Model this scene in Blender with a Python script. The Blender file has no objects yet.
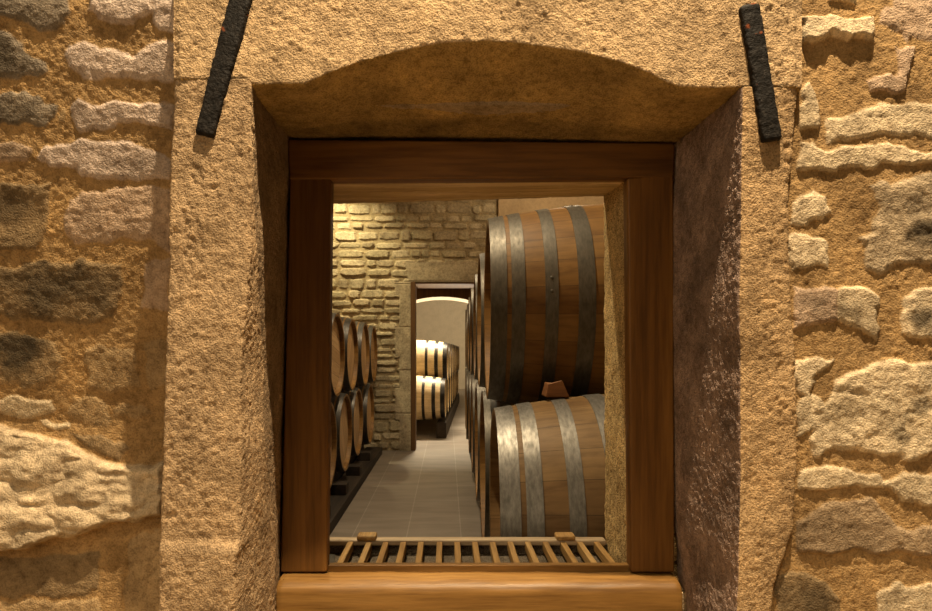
import bpy, math, random
import numpy as np
from mathutils import Vector
random.seed(4); RNG = np.random.default_rng(7)
S = bpy.context.scene
COL = S.collection
PI = math.pi
F = 600.0; VX, VY = 447.0, 352.0; HC = 1.05     # focal length (px), principal vanishing point, camera height

def P(px, py, d):
    return ((px - VX) / F * d, d, HC + (VY - py) / F * d)
def X(px, d): return (px - VX) / F * d
def Z(py, d): return HC + (VY - py) / F * d

# ------------------------------------------------------------------ helpers
def tag(o, label=None, cat=None, group=None, kind=None):
    if label: o['label'] = label
    if cat: o['category'] = cat
    if group: o['group'] = group
    if kind: o['kind'] = kind
    return o
def link(o, parent=None):
    COL.objects.link(o)
    if parent is not None: o.parent = parent
    return o
def empty(name, loc=(0, 0, 0)):
    o = bpy.data.objects.new(name, None); o.location = loc; o.empty_display_size = .05
    return link(o)
def mesh_obj(name, verts, faces, mat, parent=None, smooth=False, loc=None):
    me = bpy.data.meshes.new(name)
    me.from_pydata([tuple(v) for v in verts], [], [tuple(f) for f in faces]); me.update()
    if mat: me.materials.append(mat)
    if smooth: me.polygons.foreach_set('use_smooth', [True] * len(me.polygons))
    o = bpy.data.objects.new(name, me)
    if loc is not None: o.location = loc
    return link(o, parent)
def np_mesh(name, V, Q, mat, col=None, parent=None):
    me = bpy.data.meshes.new(name)
    V = np.asarray(V, dtype=np.float32); Q = np.asarray(Q, dtype=np.int32)
    me.vertices.add(len(V)); me.vertices.foreach_set('co', V.ravel())
    me.loops.add(Q.size); me.loops.foreach_set('vertex_index', Q.ravel())
    me.polygons.add(len(Q))
    me.polygons.foreach_set('loop_start', np.arange(0, Q.size, 4, dtype=np.int32))
    me.polygons.foreach_set('loop_total', np.full(len(Q), 4, dtype=np.int32))
    me.polygons.foreach_set('use_smooth', np.ones(len(Q), dtype=bool))
    me.update(calc_edges=True); me.validate()
    if col is not None:
        a = me.color_attributes.new('Tint', 'FLOAT_COLOR', 'POINT')
        c = np.ones((len(V), 4), dtype=np.float32); c[:, :3] = col
        a.data.foreach_set('color', c.ravel())
    me.materials.append(mat)
    o = bpy.data.objects.new(name, me)
    return link(o, parent)
def grid_quads(nr, nc):
    i = np.arange(nr * nc).reshape(nr, nc)
    return np.stack([i[:-1, :-1], i[:-1, 1:], i[1:, 1:], i[1:, :-1]], -1).reshape(-1, 4)
class MB:
    def __init__(s): s.v = []; s.f = []
    def hexa(s, c):                     # 8 corners: bottom 4 (ccw), top 4
        b = len(s.v); s.v += [tuple(p) for p in c]
        for f in ((0, 3, 2, 1), (4, 5, 6, 7), (0, 1, 5, 4), (1, 2, 6, 5), (2, 3, 7, 6), (3, 0, 4, 7)):
            s.f.append(tuple(b + i for i in f))
        return s
    def box(s, x0, x1, y0, y1, z0, z1):
        return s.hexa([(x0, y0, z0), (x1, y0, z0), (x1, y1, z0), (x0, y1, z0), (x0, y0, z1), (x1, y0, z1), (x1, y1, z1), (x0, y1, z1)])
    def build(s, name, mat, parent=None, bevel=0, seg=2, loc=None):
        o = mesh_obj(name, s.v, s.f, mat, parent, loc=loc)
        if bevel:
            m = o.modifiers.new('bevel', 'BEVEL'); m.width = bevel; m.segments = seg; m.limit_method = 'ANGLE'
            o.data.polygons.foreach_set('use_smooth', [True] * len(o.data.polygons))
            w = o.modifiers.new('wn', 'WEIGHTED_NORMAL'); w.keep_sharp = False
        return o

# numpy value noise -------------------------------------------------
def _hash(ix, iy, iz, seed):
    h = (ix.astype(np.int64) * 374761393 + iy.astype(np.int64) * 668265263 + iz.astype(np.int64) * 2147483647 + seed * 974634599) & 0xffffffff
    h = ((h ^ (h >> 13)) * 1274126177) & 0xffffffff
    h = ((h ^ (h >> 16)) * 2246822519) & 0xffffffff
    return ((h ^ (h >> 15)) & 0xffffff) / float(0xffffff)
def vnoise(p, seed=0):
    i = np.floor(p).astype(np.int64); f = p - i; f = f * f * f * (f * (f * 6 - 15) + 10)
    r = 0
    for dx in (0, 1):
        wx = f[:, 0] if dx else 1 - f[:, 0]
        for dy in (0, 1):
            wy = f[:, 1] if dy else 1 - f[:, 1]
            for dz in (0, 1):
                wz = f[:, 2] if dz else 1 - f[:, 2]
                r = r + wx * wy * wz * _hash(i[:, 0] + dx, i[:, 1] + dy, i[:, 2] + dz, seed)
    return r * 2 - 1
def fbm(p, octv=4, seed=0, gain=.5):
    r = 0; a = 1; t = 0
    for k in range(octv):
        r = r + a * vnoise(p * (2 ** k) + k * 17.3, seed + k); t += a; a *= gain
    return r / t
def sstep(a, b, x):
    t = np.clip((x - a) / (b - a), 0, 1); return t * t * (3 - 2 * t)
def poly_sd(pts, u, v):                  # signed distance, positive inside
    pts = np.asarray(pts, float); n = len(pts)
    d2 = np.full(u.shape, 1e18); ins = np.zeros(u.shape, bool)
    for k in range(n):
        ax, ay = pts[k]; bx, by = pts[(k + 1) % n]
        ex, ey = bx - ax, by - ay; L = ex * ex + ey * ey + 1e-12
        t = np.clip(((u - ax) * ex + (v - ay) * ey) / L, 0, 1)
        d2 = np.minimum(d2, (u - ax - t * ex) ** 2 + (v - ay - t * ey) ** 2)
        c = (ay > v) != (by > v)
        xi = ax + (v - ay) / (ey if abs(ey) > 1e-12 else 1e-12) * ex
        ins ^= c & (u < xi)
    d = np.sqrt(d2); return np.where(ins, d, -d)

# ------------------------------------------------------------------ materials
def newmat(name):
    m = bpy.data.materials.new(name); m.use_nodes = True
    nt = m.node_tree; b = nt.nodes['Principled BSDF']
    return m, nt, b
def N(nt, typ, **kw):
    n = nt.nodes.new(typ)
    for k, v in kw.items():
        if k in ('operation', 'blend_type', 'data_type', 'feature', 'noise_dimensions', 'attribute_name', 'distance', 'offset', 'wave_type', 'bands_direction'): setattr(n, k, v)
        else: n.inputs[k].default_value = v
    return n
def ramp(nt, fac, stops):
    r = nt.nodes.new('ShaderNodeValToRGB'); cr = r.color_ramp
    while len(cr.elements) < len(stops): cr.elements.new(.5)
    for e, (p, c) in zip(cr.elements, stops):
        e.position = p; e.color = (*c, 1) if len(c) == 3 else c
    nt.links.new(fac, r.inputs[0]); return r.outputs[0]
def mix(nt, fac, a, b, mode='MIX'):
    m = nt.nodes.new('ShaderNodeMix'); m.data_type = 'RGBA'; m.blend_type = mode
    for sock, val in ((m.inputs['Factor'], fac), (m.inputs[6], a), (m.inputs[7], b)):
        if hasattr(val, 'is_linked') or hasattr(val, 'links'): nt.links.new(val, sock)
        elif isinstance(val, (int, float)): sock.default_value = val
        else: sock.default_value = (*val, 1)
    return m.outputs[2]
def coords(nt, scale=(1, 1, 1), kind='Object'):
    tc = nt.nodes.new('ShaderNodeTexCoord'); mp = nt.nodes.new('ShaderNodeMapping')
    mp.inputs['Scale'].default_value = scale
    nt.links.new(tc.outputs[kind], mp.inputs['Vector']); return mp.outputs['Vector']
def noise(nt, vec, scale, detail=4, rough=.55, dist=0):
    n = N(nt, 'ShaderNodeTexNoise', Scale=scale, Detail=detail, Roughness=rough, Distortion=dist)
    nt.links.new(vec, n.inputs['Vector']); return n.outputs['Fac']
def bump(nt, b, h, strength=.4, dist=.004):
    n = nt.nodes.new('ShaderNodeBump'); n.inputs['Strength'].default_value = strength; n.inputs['Distance'].default_value = dist
    nt.links.new(h, n.inputs['Height']); nt.links.new(n.outputs[0], b.inputs['Normal'])

def stone_mat(name, base=None, k=1.0, spots=.35, bd=.0025, mot=1.0):
    """mottled limestone; base colour from the per-stone tint, or a given colour"""
    m, nt, b = newmat(name)
    v = coords(nt, (k, k, k))
    if base is None:
        a = nt.nodes.new('ShaderNodeAttribute'); a.attribute_name = 'Tint'; c = a.outputs['Color']
    else:
        rgb = nt.nodes.new('ShaderNodeRGB'); rgb.outputs[0].default_value = (*base, 1); c = rgb.outputs[0]
    n1 = noise(nt, v, 14, 6, .6); n2 = noise(nt, v, 90, 5, .65); n3 = noise(nt, v, 420, 2, .5)
    c = mix(nt, mot, c, ramp(nt, n1, [(.3, (.62, .60, .57)), (.52, (1, 1, 1)), (.72, (1.22, 1.2, 1.16))]), 'MULTIPLY')
    c = mix(nt, .75 * mot, c, ramp(nt, n2, [(.32, (.55, .5, .45)), (.5, (1, 1, 1)), (.7, (1.3, 1.28, 1.25))]), 'MULTIPLY')
    c = mix(nt, spots, c, ramp(nt, n3, [(.36, (.25, .2, .15)), (.5, (1, 1, 1)), (.62, (1.25, 1.22, 1.2))]), 'MULTIPLY')
    nt.links.new(c, b.inputs['Base Color'])
    b.inputs['Roughness'].default_value = .9; b.inputs['Specular IOR Level'].default_value = .25
    ad = N(nt, 'ShaderNodeMath', operation='MULTIPLY_ADD'); nt.links.new(n2, ad.inputs[0]); ad.inputs[1].default_value = 1.0
    nt.links.new(n3, ad.inputs[2])
    bump(nt, b, ad.outputs[0], .8, bd)
    return m
def wood_mat(name, dark, mid, light, axis='X', grain=30, rough=.5, bd=.0012, spec=.35, knots=True):
    m, nt, b = newmat(name)
    sc = {'X': (.06, 1, 1), 'Y': (1, .06, 1), 'Z': (1, 1, .06)}[axis]
    v = coords(nt, sc)
    n1 = noise(nt, v, grain, 5, .6, .6); n2 = noise(nt, v, grain * 5, 4, .6)
    v2 = coords(nt, tuple(min(1, s * 4) for s in sc)); n3 = noise(nt, v2, 6, 3, .5)
    c = ramp(nt, n1, [(.3, dark), (.52, mid), (.72, light)])
    c = mix(nt, .6, c, ramp(nt, n2, [(.35, (.5, .45, .4)), (.55, (1, 1, 1)), (.7, (1.15, 1.15, 1.15))]), 'MULTIPLY')
    c = mix(nt, .6, c, ramp(nt, n3, [(.35, (.6, .56, .52)), (.6, (1.1, 1.1, 1.1))]), 'MULTIPLY')
    nt.links.new(c, b.inputs['Base Color'])
    b.inputs['Roughness'].default_value = rough; b.inputs['Specular IOR Level'].default_value = spec
    bump(nt, b, n2, .5, bd)
    return m
def stave_mat(name, cols, nst=26, rough=.55, streak=.55, wine=False):
    """barrel staves: colour per stave by angle about the barrel's axis (local X), grain along it"""
    m, nt, b = newmat(name)
    tc = nt.nodes.new('ShaderNodeTexCoord'); sx = nt.nodes.new('ShaderNodeSeparateXYZ'); nt.links.new(tc.outputs['Object'], sx.inputs[0])
    at = N(nt, 'ShaderNodeMath', operation='ARCTAN2'); nt.links.new(sx.outputs[1], at.inputs[0]); nt.links.new(sx.outputs[2], at.inputs[1])
    mu = N(nt, 'ShaderNodeMath', operation='MULTIPLY_ADD'); nt.links.new(at.outputs[0], mu.inputs[0]); mu.inputs[1].default_value = nst / (2 * PI); mu.inputs[2].default_value = 100.3
    fl = N(nt, 'ShaderNodeMath', operation='FLOOR'); nt.links.new(mu.outputs[0], fl.inputs[0])
    fr = N(nt, 'ShaderNodeMath', operation='FRACT'); nt.links.new(mu.outputs[0], fr.inputs[0])
    oi = nt.nodes.new('ShaderNodeObjectInfo')
    cb = nt.nodes.new('ShaderNodeCombineXYZ'); nt.links.new(fl.outputs[0], cb.inputs[0]); nt.links.new(oi.outputs['Random'], cb.inputs[1])
    wn = nt.nodes.new('ShaderNodeTexWhiteNoise'); nt.links.new(cb.outputs[0], wn.inputs['Vector'])
    c = ramp(nt, wn.outputs['Value'], cols)
    v = coords(nt, (.07, 1, 1)); g = noise(nt, v, 60, 5, .6, .4)
    c = mix(nt, streak, c, ramp(nt, g, [(.33, (.5, .44, .38)), (.52, (1, 1, 1)), (.7, (1.2, 1.18, 1.12))]), 'MULTIPLY')
    v2 = coords(nt, (1, 1, 1)); g2 = noise(nt, v2, 7, 4, .6)
    c = mix(nt, .5, c, ramp(nt, g2, [(.35, (.6, .56, .52)), (.6, (1.1, 1.1, 1.1))]), 'MULTIPLY')
    # joint line between staves
    ab = N(nt, 'ShaderNodeMath', operation='COMPARE'); nt.links.new(fr.outputs[0], ab.inputs[0]); ab.inputs[1].default_value = 0.0; ab.inputs[2].default_value = .014
    c = mix(nt, ab.outputs[0], c, (.05, .03, .015))
    nt.links.new(c, b.inputs['Base Color'])
    b.inputs['Roughness'].default_value = rough; b.inputs['Specular IOR Level'].default_value = .3
    bump(nt, b, g, .35, .001)
    return m
def head_mat(name, cols):
    m, nt, b = newmat(name)
    tc = nt.nodes.new('ShaderNodeTexCoord'); sx = nt.nodes.new('ShaderNodeSeparateXYZ'); nt.links.new(tc.outputs['Object'], sx.inputs[0])
    mu = N(nt, 'ShaderNodeMath', operation='MULTIPLY_ADD'); nt.links.new(sx.outputs[1], mu.inputs[0]); mu.inputs[1].default_value = 11; mu.inputs[2].default_value = 50.4
    fl = N(nt, 'ShaderNodeMath', operation='FLOOR'); nt.links.new(mu.outputs[0], fl.inputs[0])
    fr = N(nt, 'ShaderNodeMath', operation='FRACT'); nt.links.new(mu.outputs[0], fr.inputs[0])
    oi = nt.nodes.new('ShaderNodeObjectInfo')
    cb = nt.nodes.new('ShaderNodeCombineXYZ'); nt.links.new(fl.outputs[0], cb.inputs[0]); nt.links.new(oi.outputs['Random'], cb.inputs[1])
    wn = nt.nodes.new('ShaderNodeTexWhiteNoise'); nt.links.new(cb.outputs[0], wn.inputs['Vector'])
    c = ramp(nt, wn.outputs['Value'], cols)
    v = coords(nt, (1, 1, .07)); g = noise(nt, v, 50, 4, .6)
    c = mix(nt, .5, c, ramp(nt, g, [(.33, (.6, .55, .5)), (.52, (1, 1, 1)), (.7, (1.15, 1.13, 1.1))]), 'MULTIPLY')
    cp = N(nt, 'ShaderNodeMath', operation='COMPARE'); nt.links.new(fr.outputs[0], cp.inputs[0]); cp.inputs[1].default_value = 0.0; cp.inputs[2].default_value = .025
    c = mix(nt, cp.outputs[0], c, (.06, .035, .02))
    nt.links.new(c, b.inputs['Base Color']); b.inputs['Roughness'].default_value = .6; b.inputs['Specular IOR Level'].default_value = .25
    bump(nt, b, g, .3, .001)
    return m
def metal_mat(name, a, c2, rough=.45, metallic=.85, sc=25):
    m, nt, b = newmat(name)
    v = coords(nt, (3, 1, 1)); n1 = noise(nt, v, sc, 5, .65); v2 = coords(nt); n2 = noise(nt, v2, 6, 4, .6)
    c = ramp(nt, n1, [(.35, a), (.68, c2)])
    c = mix(nt, .6, c, ramp(nt, n2, [(.36, (.7, .67, .62)), (.62, (1.1, 1.1, 1.1))]), 'MULTIPLY')
    nt.links.new(c, b.inputs['Base Color']); b.inputs['Metallic'].default_value = metallic
    r = ramp(nt, n1, [(.3, (rough + .08,) * 3), (.7, (rough - .04,) * 3)]); nt.links.new(r, b.inputs['Roughness'])
    bump(nt, b, n1, .15, .001)
    return m

M = {}
M['rubble'] = stone_mat('rubble_masonry', None, 1, .3, .0022)
M['hewn'] = stone_mat('hewn_limestone', None, 1, .45, .0026)
M['cellar_rubble'] = stone_mat('cellar_rubble', None, .5, .2, .004)
M['reveal'] = stone_mat('inner_reveal_stone', (.60, .44, .20), 1, .95, .003)
M['core'] = stone_mat('wall_core', (.4, .3, .18))
M['plaster'] = stone_mat('beige_plaster', (.50, .37, .22), .4, .08, .0008, .35)
M['vault'] = stone_mat('pale_vault_plaster', (.58, .485, .345), .4, .06, .0008, .25)
M['grit'] = stone_mat('grey_grit', (.20, .165, .12), 1, .8, .004)
M['frame'] = wood_mat('red_brown_oak', (.12, .050, .010), (.19, .085, .018), (.26, .122, .028), 'Z', 22, .5)
M['frame_h'] = wood_mat('red_brown_oak_head', (.12, .050, .010), (.19, .085, .018), (.26, .122, .028), 'X', 22, .5)
M['sill'] = wood_mat('golden_oak', (.17, .082, .019), (.245, .125, .032), (.32, .18, .055), 'X', 26, .45)
M['slat'] = wood_mat('honey_slats', (.34, .19, .06), (.48, .29, .10), (.6, .4, .17), 'Y', 40, .55)
M['rail_light'] = wood_mat('pale_rail', (.45, .33, .2), (.6, .46, .29), (.7, .56, .38), 'X', 30, .6)
M['soffit'] = wood_mat('soffit_oak', (.32, .20, .075), (.55, .38, .165), (.72, .55, .29), 'X', 24, .6)
M['door_wood'] = wood_mat('door_lining', (.085, .04, .012), (.125, .06, .018), (.17, .085, .028), 'Z', 20, .6)
M['timber'] = wood_mat('dark_timber', (.018, .012, .008), (.03, .02, .012), (.048, .032, .02), 'Y', 15, .75)
M['chock'] = wood_mat('chock_wood', (.22, .09, .03), (.29, .125, .045), (.34, .16, .06), 'X', 25, .6)
OLD = [(0, (.185, .09, .022)), (.3, (.22, .112, .028)), (.6, (.245, .128, .034)), (1, (.275, .152, .045))]
TAN = [(0, (.20, .115, .045)), (.3, (.24, .14, .055)), (.6, (.265, .16, .065)), (1, (.29, .18, .075))]
NEW = [(0, (.62, .48, .275)), (.5, (.66, .515, .30)), (1, (.70, .55, .325))]
HD = [(0, (.36, .22, .10)), (.5, (.45, .28, .13)), (1, (.52, .34, .17))]
M['stave_old'] = stave_mat('aged_oak_staves', OLD)
M['stave_tan'] = stave_mat('tan_oak_staves', TAN)
M['head_old'] = head_mat('aged_oak_head', HD)
M['stave_new'] = stave_mat('pale_oak_staves', NEW, streak=.3)
M['head_new'] = head_mat('pale_oak_head', [(0, (.26, .16, .075)), (1, (.33, .21, .10))])
M['hoop'] = metal_mat('galvanised_hoop', (.09, .08, .062), (.15, .132, .105), .48, .6, 40)
M['hoop_lit'] = metal_mat('worn_bright_hoop', (.17, .16, .14), (.33, .31, .275), .46, .7, 40)  # hoop colour brightened to carry the light on the nearest lower barrel
M['hoop_dark'] = metal_mat('dark_hoop', (.05, .045, .04), (.10, .09, .08), .45, .6)
M['hoop_black'] = metal_mat('black_hoop', (.02, .017, .014), (.045, .04, .035), .35, .6)
def iron():
    m, nt, b = newmat('charred_rusty_iron'); v = coords(nt)
    n1 = noise(nt, v, 110, 6, .7); n2 = noise(nt, v, 260, 3, .6); n3 = noise(nt, v, 42, 3, .5)
    c = ramp(nt, n1, [(.35, (.006, .005, .004)), (.6, (.02, .016, .013)), (.72, (.09, .08, .07))])
    c = mix(nt, ramp(nt, n3, [(.68, (0, 0, 0)), (.73, (1, 1, 1))]), c, (.22, .05, .008))
    nt.links.new(c, b.inputs['Base Color']); b.inputs['Roughness'].default_value = .7; b.inputs['Metallic'].default_value = .1; b.inputs['Specular IOR Level'].default_value = .2
    bump(nt, b, n2, .8, .002); return m
M['iron'] = iron()
def tiles():
    m, nt, b = newmat('grey_beige_floor_tiles'); v = coords(nt)
    mp = nt.nodes.new('ShaderNodeMapping'); mp.inputs['Rotation'].default_value = (0, 0, PI / 2); mp.inputs['Location'].default_value = (.11, .23, 0)
    nt.links.new(v, mp.inputs['Vector'])
    br = nt.nodes.new('ShaderNodeTexBrick'); nt.links.new(mp.outputs[0], br.inputs['Vector'])
    br.inputs['Scale'].default_value = 1; br.inputs['Brick Width'].default_value = .92; br.inputs['Row Height'].default_value = .31
    br.inputs['Mortar Size'].default_value = .0035; br.inputs['Mortar Smooth'].default_value = .1
    br.inputs['Color1'].default_value = (.23, .193, .155, 1); br.inputs['Color2'].default_value = (.25, .21, .17, 1); br.inputs['Mortar'].default_value = (.32, .28, .235, 1)
    vs = coords(nt, (.25, 1, 1)); n1 = noise(nt, vs, 9, 5, .6)
    c = mix(nt, .7, br.outputs['Color'], ramp(nt, n1, [(.35, (.75, .74, .73)), (.6, (1.1, 1.1, 1.1))]), 'MULTIPLY')
    nt.links.new(c, b.inputs['Base Color']); b.inputs['Roughness'].default_value = .5; b.inputs['Specular IOR Level'].default_value = .3
    return m
M['tiles'] = tiles()

# ------------------------------------------------------------------ rubble walls
C_MORT = np.array((.42, .265, .115))
TINT = {'pink': (.60, .475, .39), 'grey': (.27, .22, .165), 'cream': (.70, .56, .37), 'tan': (.42, .29, .15), 'brown': (.26, .18, .095), 'pale': (.64, .51, .335), 'rose': (.50, .36, .25)}
def rubble_field(u, v, stones, unit, seed, mort=C_MORT, hscale=1.0, relief=1.0):
    """u, v grids (any unit), unit = metres per unit. stones: (polygon, height_m, tint, edge_units, options). Returns height (m) and colour."""
    fk = .3 + .7 * (relief == 1)
    shp = u.shape; uu, vv = u.ravel(), v.ravel()
    p3 = np.stack([uu * unit, vv * unit, np.zeros_like(uu)], 1)
    jit_u = fbm(p3 * 55, 3, seed) * .007 / unit; jit_v = fbm(p3 * 55, 3, seed + 50) * .007 / unit
    rough = fbm(p3 * 40, 5, seed + 9, .6); fine = fbm(p3 * 160, 3, seed + 19, .6)
    h = (fbm(p3 * 9, 3, seed + 30) * .004 + rough * .0012) * (relief if relief < 1 else 1) + fine * .0012
    col = np.tile(np.asarray(mort), (len(uu), 1)) * (1 + .10 * fbm(p3 * 12, 3, seed + 77))[:, None]
    for si, (poly, H, tint, edge, opt) in enumerate(stones):
        H = H * relief * opt.get('up', 1)
        a = np.asarray(poly, float); pad = edge * 2 + .01 / unit
        sel = np.where((uu > a[:, 0].min() - pad) & (uu < a[:, 0].max() + pad) & (vv > a[:, 1].min() - pad) & (vv < a[:, 1].max() + pad))[0]
        if not len(sel): continue
        su, sv = uu[sel] + jit_u[sel], vv[sel] + jit_v[sel]
        sd = poly_sd(a, su, sv)
        m = sstep(-edge * .35, edge, sd); cm = sstep(-edge * .3, edge * .25, sd)
        cx, cy = a.mean(0); ru = max(np.ptp(a[:, 0]), 1e-6); rv = max(np.ptp(a[:, 1]), 1e-6)
        tu, tv = opt.get('tilt', (0, 0))
        hh = H * (1 + tu * (uu[sel] - cx) / ru + tv * (vv[sel] - cy) / rv) + rough[sel] * min(H, .006) * opt.get('rough', .45) + fine[sel] * .0008
        if 'facets' in opt: hh = hh + np.abs(fbm(p3[sel] * np.array((18, 34, 1)) + si, 3, seed + 5)) * opt['facets'] * fk - opt['facets'] * fk * .5
        if 'dish' in opt:
            dx, dy, dr, dd = opt['dish']; q = np.hypot(uu[sel] - dx, (vv[sel] - dy) * 1.4) / dr; hh = hh - dd * fk * np.exp(-q * q * 1.5)
        h[sel] = np.maximum(h[sel] * (1 - m * .85), h[sel] * (1 - m) + hh * m)
        t = np.asarray(TINT[tint] if isinstance(tint, str) else tint)
        cc = t[None, :] * (1 + .16 * fbm(p3[sel] * 30 + si * 3.1, 4, seed + 3))[:, None]
        for (dx, dy, dr, amt) in opt.get('stains', ()):
            q = np.hypot(su - dx, (sv - dy) * 1.25) / dr
            w = amt * np.clip(1.4 - q + .9 * fbm(p3[sel] * 38 + si, 4, seed + 8), 0, 1)
            cc = cc * (1 - w[:, None]) + np.array((.075, .058, .036)) * w[:, None]
        col[sel] = col[sel] * (1 - cm[:, None]) + cc * cm[:, None]
    return (h * hscale).reshape(shp), col.reshape(shp + (3,))
def coursed(u0, u1, v0, v1, rmin, rmax, wmin, wmax, gap, H, edge, tints, rnd):
    """random coursed rubble between the bounds"""
    out = []; v = v0
    while v < v1:
        rh = rnd.uniform(rmin, rmax); u = u0 + rnd.uniform(-wmax, 0)
        while u < u1:
            w = rnd.uniform(wmin, wmax)
            n = 9; pts = []
            cx, cy = u + w / 2, v + rh / 2 + rnd.uniform(-.08, .08) * rh
            hw, hh = w / 2 - gap * rnd.uniform(.5, 1.1), (rh / 2 - gap * .55) * rnd.uniform(.75, 1.05)
            for k in range(n + 3):
                a = 2 * PI * k / (n + 3) + rnd.uniform(-.12, .12); c, s = math.cos(a), math.sin(a)
                e = .45
                x = math.copysign(abs(c) ** e, c) * hw * rnd.uniform(.88, 1.05); y = math.copysign(abs(s) ** e, s) * hh * rnd.uniform(.85, 1.05)
                pts.append((cx + x, cy + y))
            out.append((pts, H * rnd.uniform(.5, 1.4), rnd.choice(tints), edge * rnd.uniform(.7, 1.3), {'tilt': (rnd.uniform(-.5, .5), rnd.uniform(-.6, .3)), 'rough': .5}))
            u += w
        v += rh
    return out

def st(poly, H, tint, edge=4, **o): return (poly, H, tint, edge, o)
LEFT = [
 st([(0,-14),(-30,-12),(-30,16),(0,17),(22,22),(38,29),(52,31),(62,25),(68,8),(70,-14)], .014, 'grey', 5, stains=[(20,5,30,.35)]),
 st([(88,-14),(150,-14),(152,10),(140,18),(134,26),(125,28),(112,23),(97,20),(90,8)], .016, 'pink', 5),
 st([(151,-14),(178,-14),(178,31),(162,28),(152,20)], .012, 'pink', 4),
 st([(-30,32),(0,33),(14,34),(20,42),(26,53),(44,60),(47,70),(38,77),(15,79),(0,77),(-30,77)], .012, 'grey', 5, stains=[(4,58,24,.8)]),
 st([(70,45),(84,43),(105,49),(130,56),(145,45),(163,39),(176,42),(176,79),(145,82),(120,78),(85,78),(70,68),(67,55)], .013, 'pink', 6, rough=.3),
 st([(-30,91),(0,91),(28,93),(45,103),(57,105),(55,118),(45,125),(25,126),(0,124),(-30,124)], .011, 'grey', 4, stains=[(18,108,34,.55)]),
 st([(60,112),(66,110),(66,124),(59,122)], .007, 'tan', 2),
 st([(72,103),(80,98),(95,107),(120,100),(150,103),(174,104),(174,131),(150,126),(120,124),(105,131),(82,133),(72,118)], .014, 'pink', 4, rough=.5),
 st([(-20,140),(0,140),(20,142),(32,148),(30,160),(0,165),(-20,165)], .009, 'rose', 4, stains=[(10,150,16,.4)]),
 st([(36,158),(46,148),(70,143),(85,140),(105,143),(130,143),(150,152),(172,158),(172,181),(140,178),(100,179),(80,177),(75,170),(50,165)], .015, 'pink', 4, rough=.6),
 st([(-20,184),(0,184),(20,182),(52,184),(50,215),(47,235),(38,250),(0,248),(-20,248)], .014, 'brown', 3, dish=(18,215,34,.014), stains=[(5,205,26,.5)]),
 st([(70,200),(82,191),(105,192),(118,185),(142,185),(172,190),(172,252),(150,240),(125,235),(105,244),(75,246),(65,230),(66,215)], .015, 'rose', 5, rough=.6, facets=.006),
 st([(-20,270),(20,266),(60,260),(100,262),(121,263),(120,300),(110,320),(85,325),(60,322),(30,318),(-20,315)], .016, 'brown', 5, rough=.6, stains=[(40,288,34,.75),(95,290,26,.5)], facets=.006),
 st([(145,265),(170,256),(170,312),(143,307)], .009, 'rose', 4),
 st([(-20,333),(12,332),(32,336),(52,340),(62,360),(57,378),(35,386),(-20,385)], .009, 'tan', 5, stains=[(20,355,30,.95)]),
 st([(86,350),(98,342),(110,350),(135,349),(140,390),(110,394),(87,388)], .010, 'tan', 4),
 st([(145,345),(160,338),(168,340),(168,385),(150,388)], .007, 'tan', 4),
 st([(-20,398),(20,397),(50,399),(54,408),(40,416),(15,416),(-20,413)], .010, 'pale', 3),
 st([(70,400),(90,397),(105,402),(113,415),(105,424),(85,424),(70,412)], .007, 'tan', 4),
 st([(115,408),(140,404),(150,410),(140,418),(118,418)], .006, 'tan', 3),
 st([(40,420),(70,422),(70,428),(45,425)], .006, 'pale', 2),
 st([(-20,426),(12,428),(40,434),(65,440),(85,450),(100,460),(130,466),(168,462),(168,513),(140,520),(110,522),(90,530),(60,538),(30,545),(-20,556)], .027, (.55, .43, .28), 4.5, tilt=(-.1,.75), rough=.10, facets=.045, up=4.2),
 st([(72,433),(100,435),(130,448),(120,460),(90,450)], .012, 'brown', 4),
 st([(-20,562),(40,556),(98,550),(102,575),(100,592),(50,596),(-20,596)], .008, 'brown', 5),
 st([(128,545),(140,533),(168,531),(168,625),(124,625)], .011, 'tan', 4),
 st([(-20,602),(45,600),(100,599),(104,645),(-20,645)], .010, 'tan', 4),
]
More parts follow.
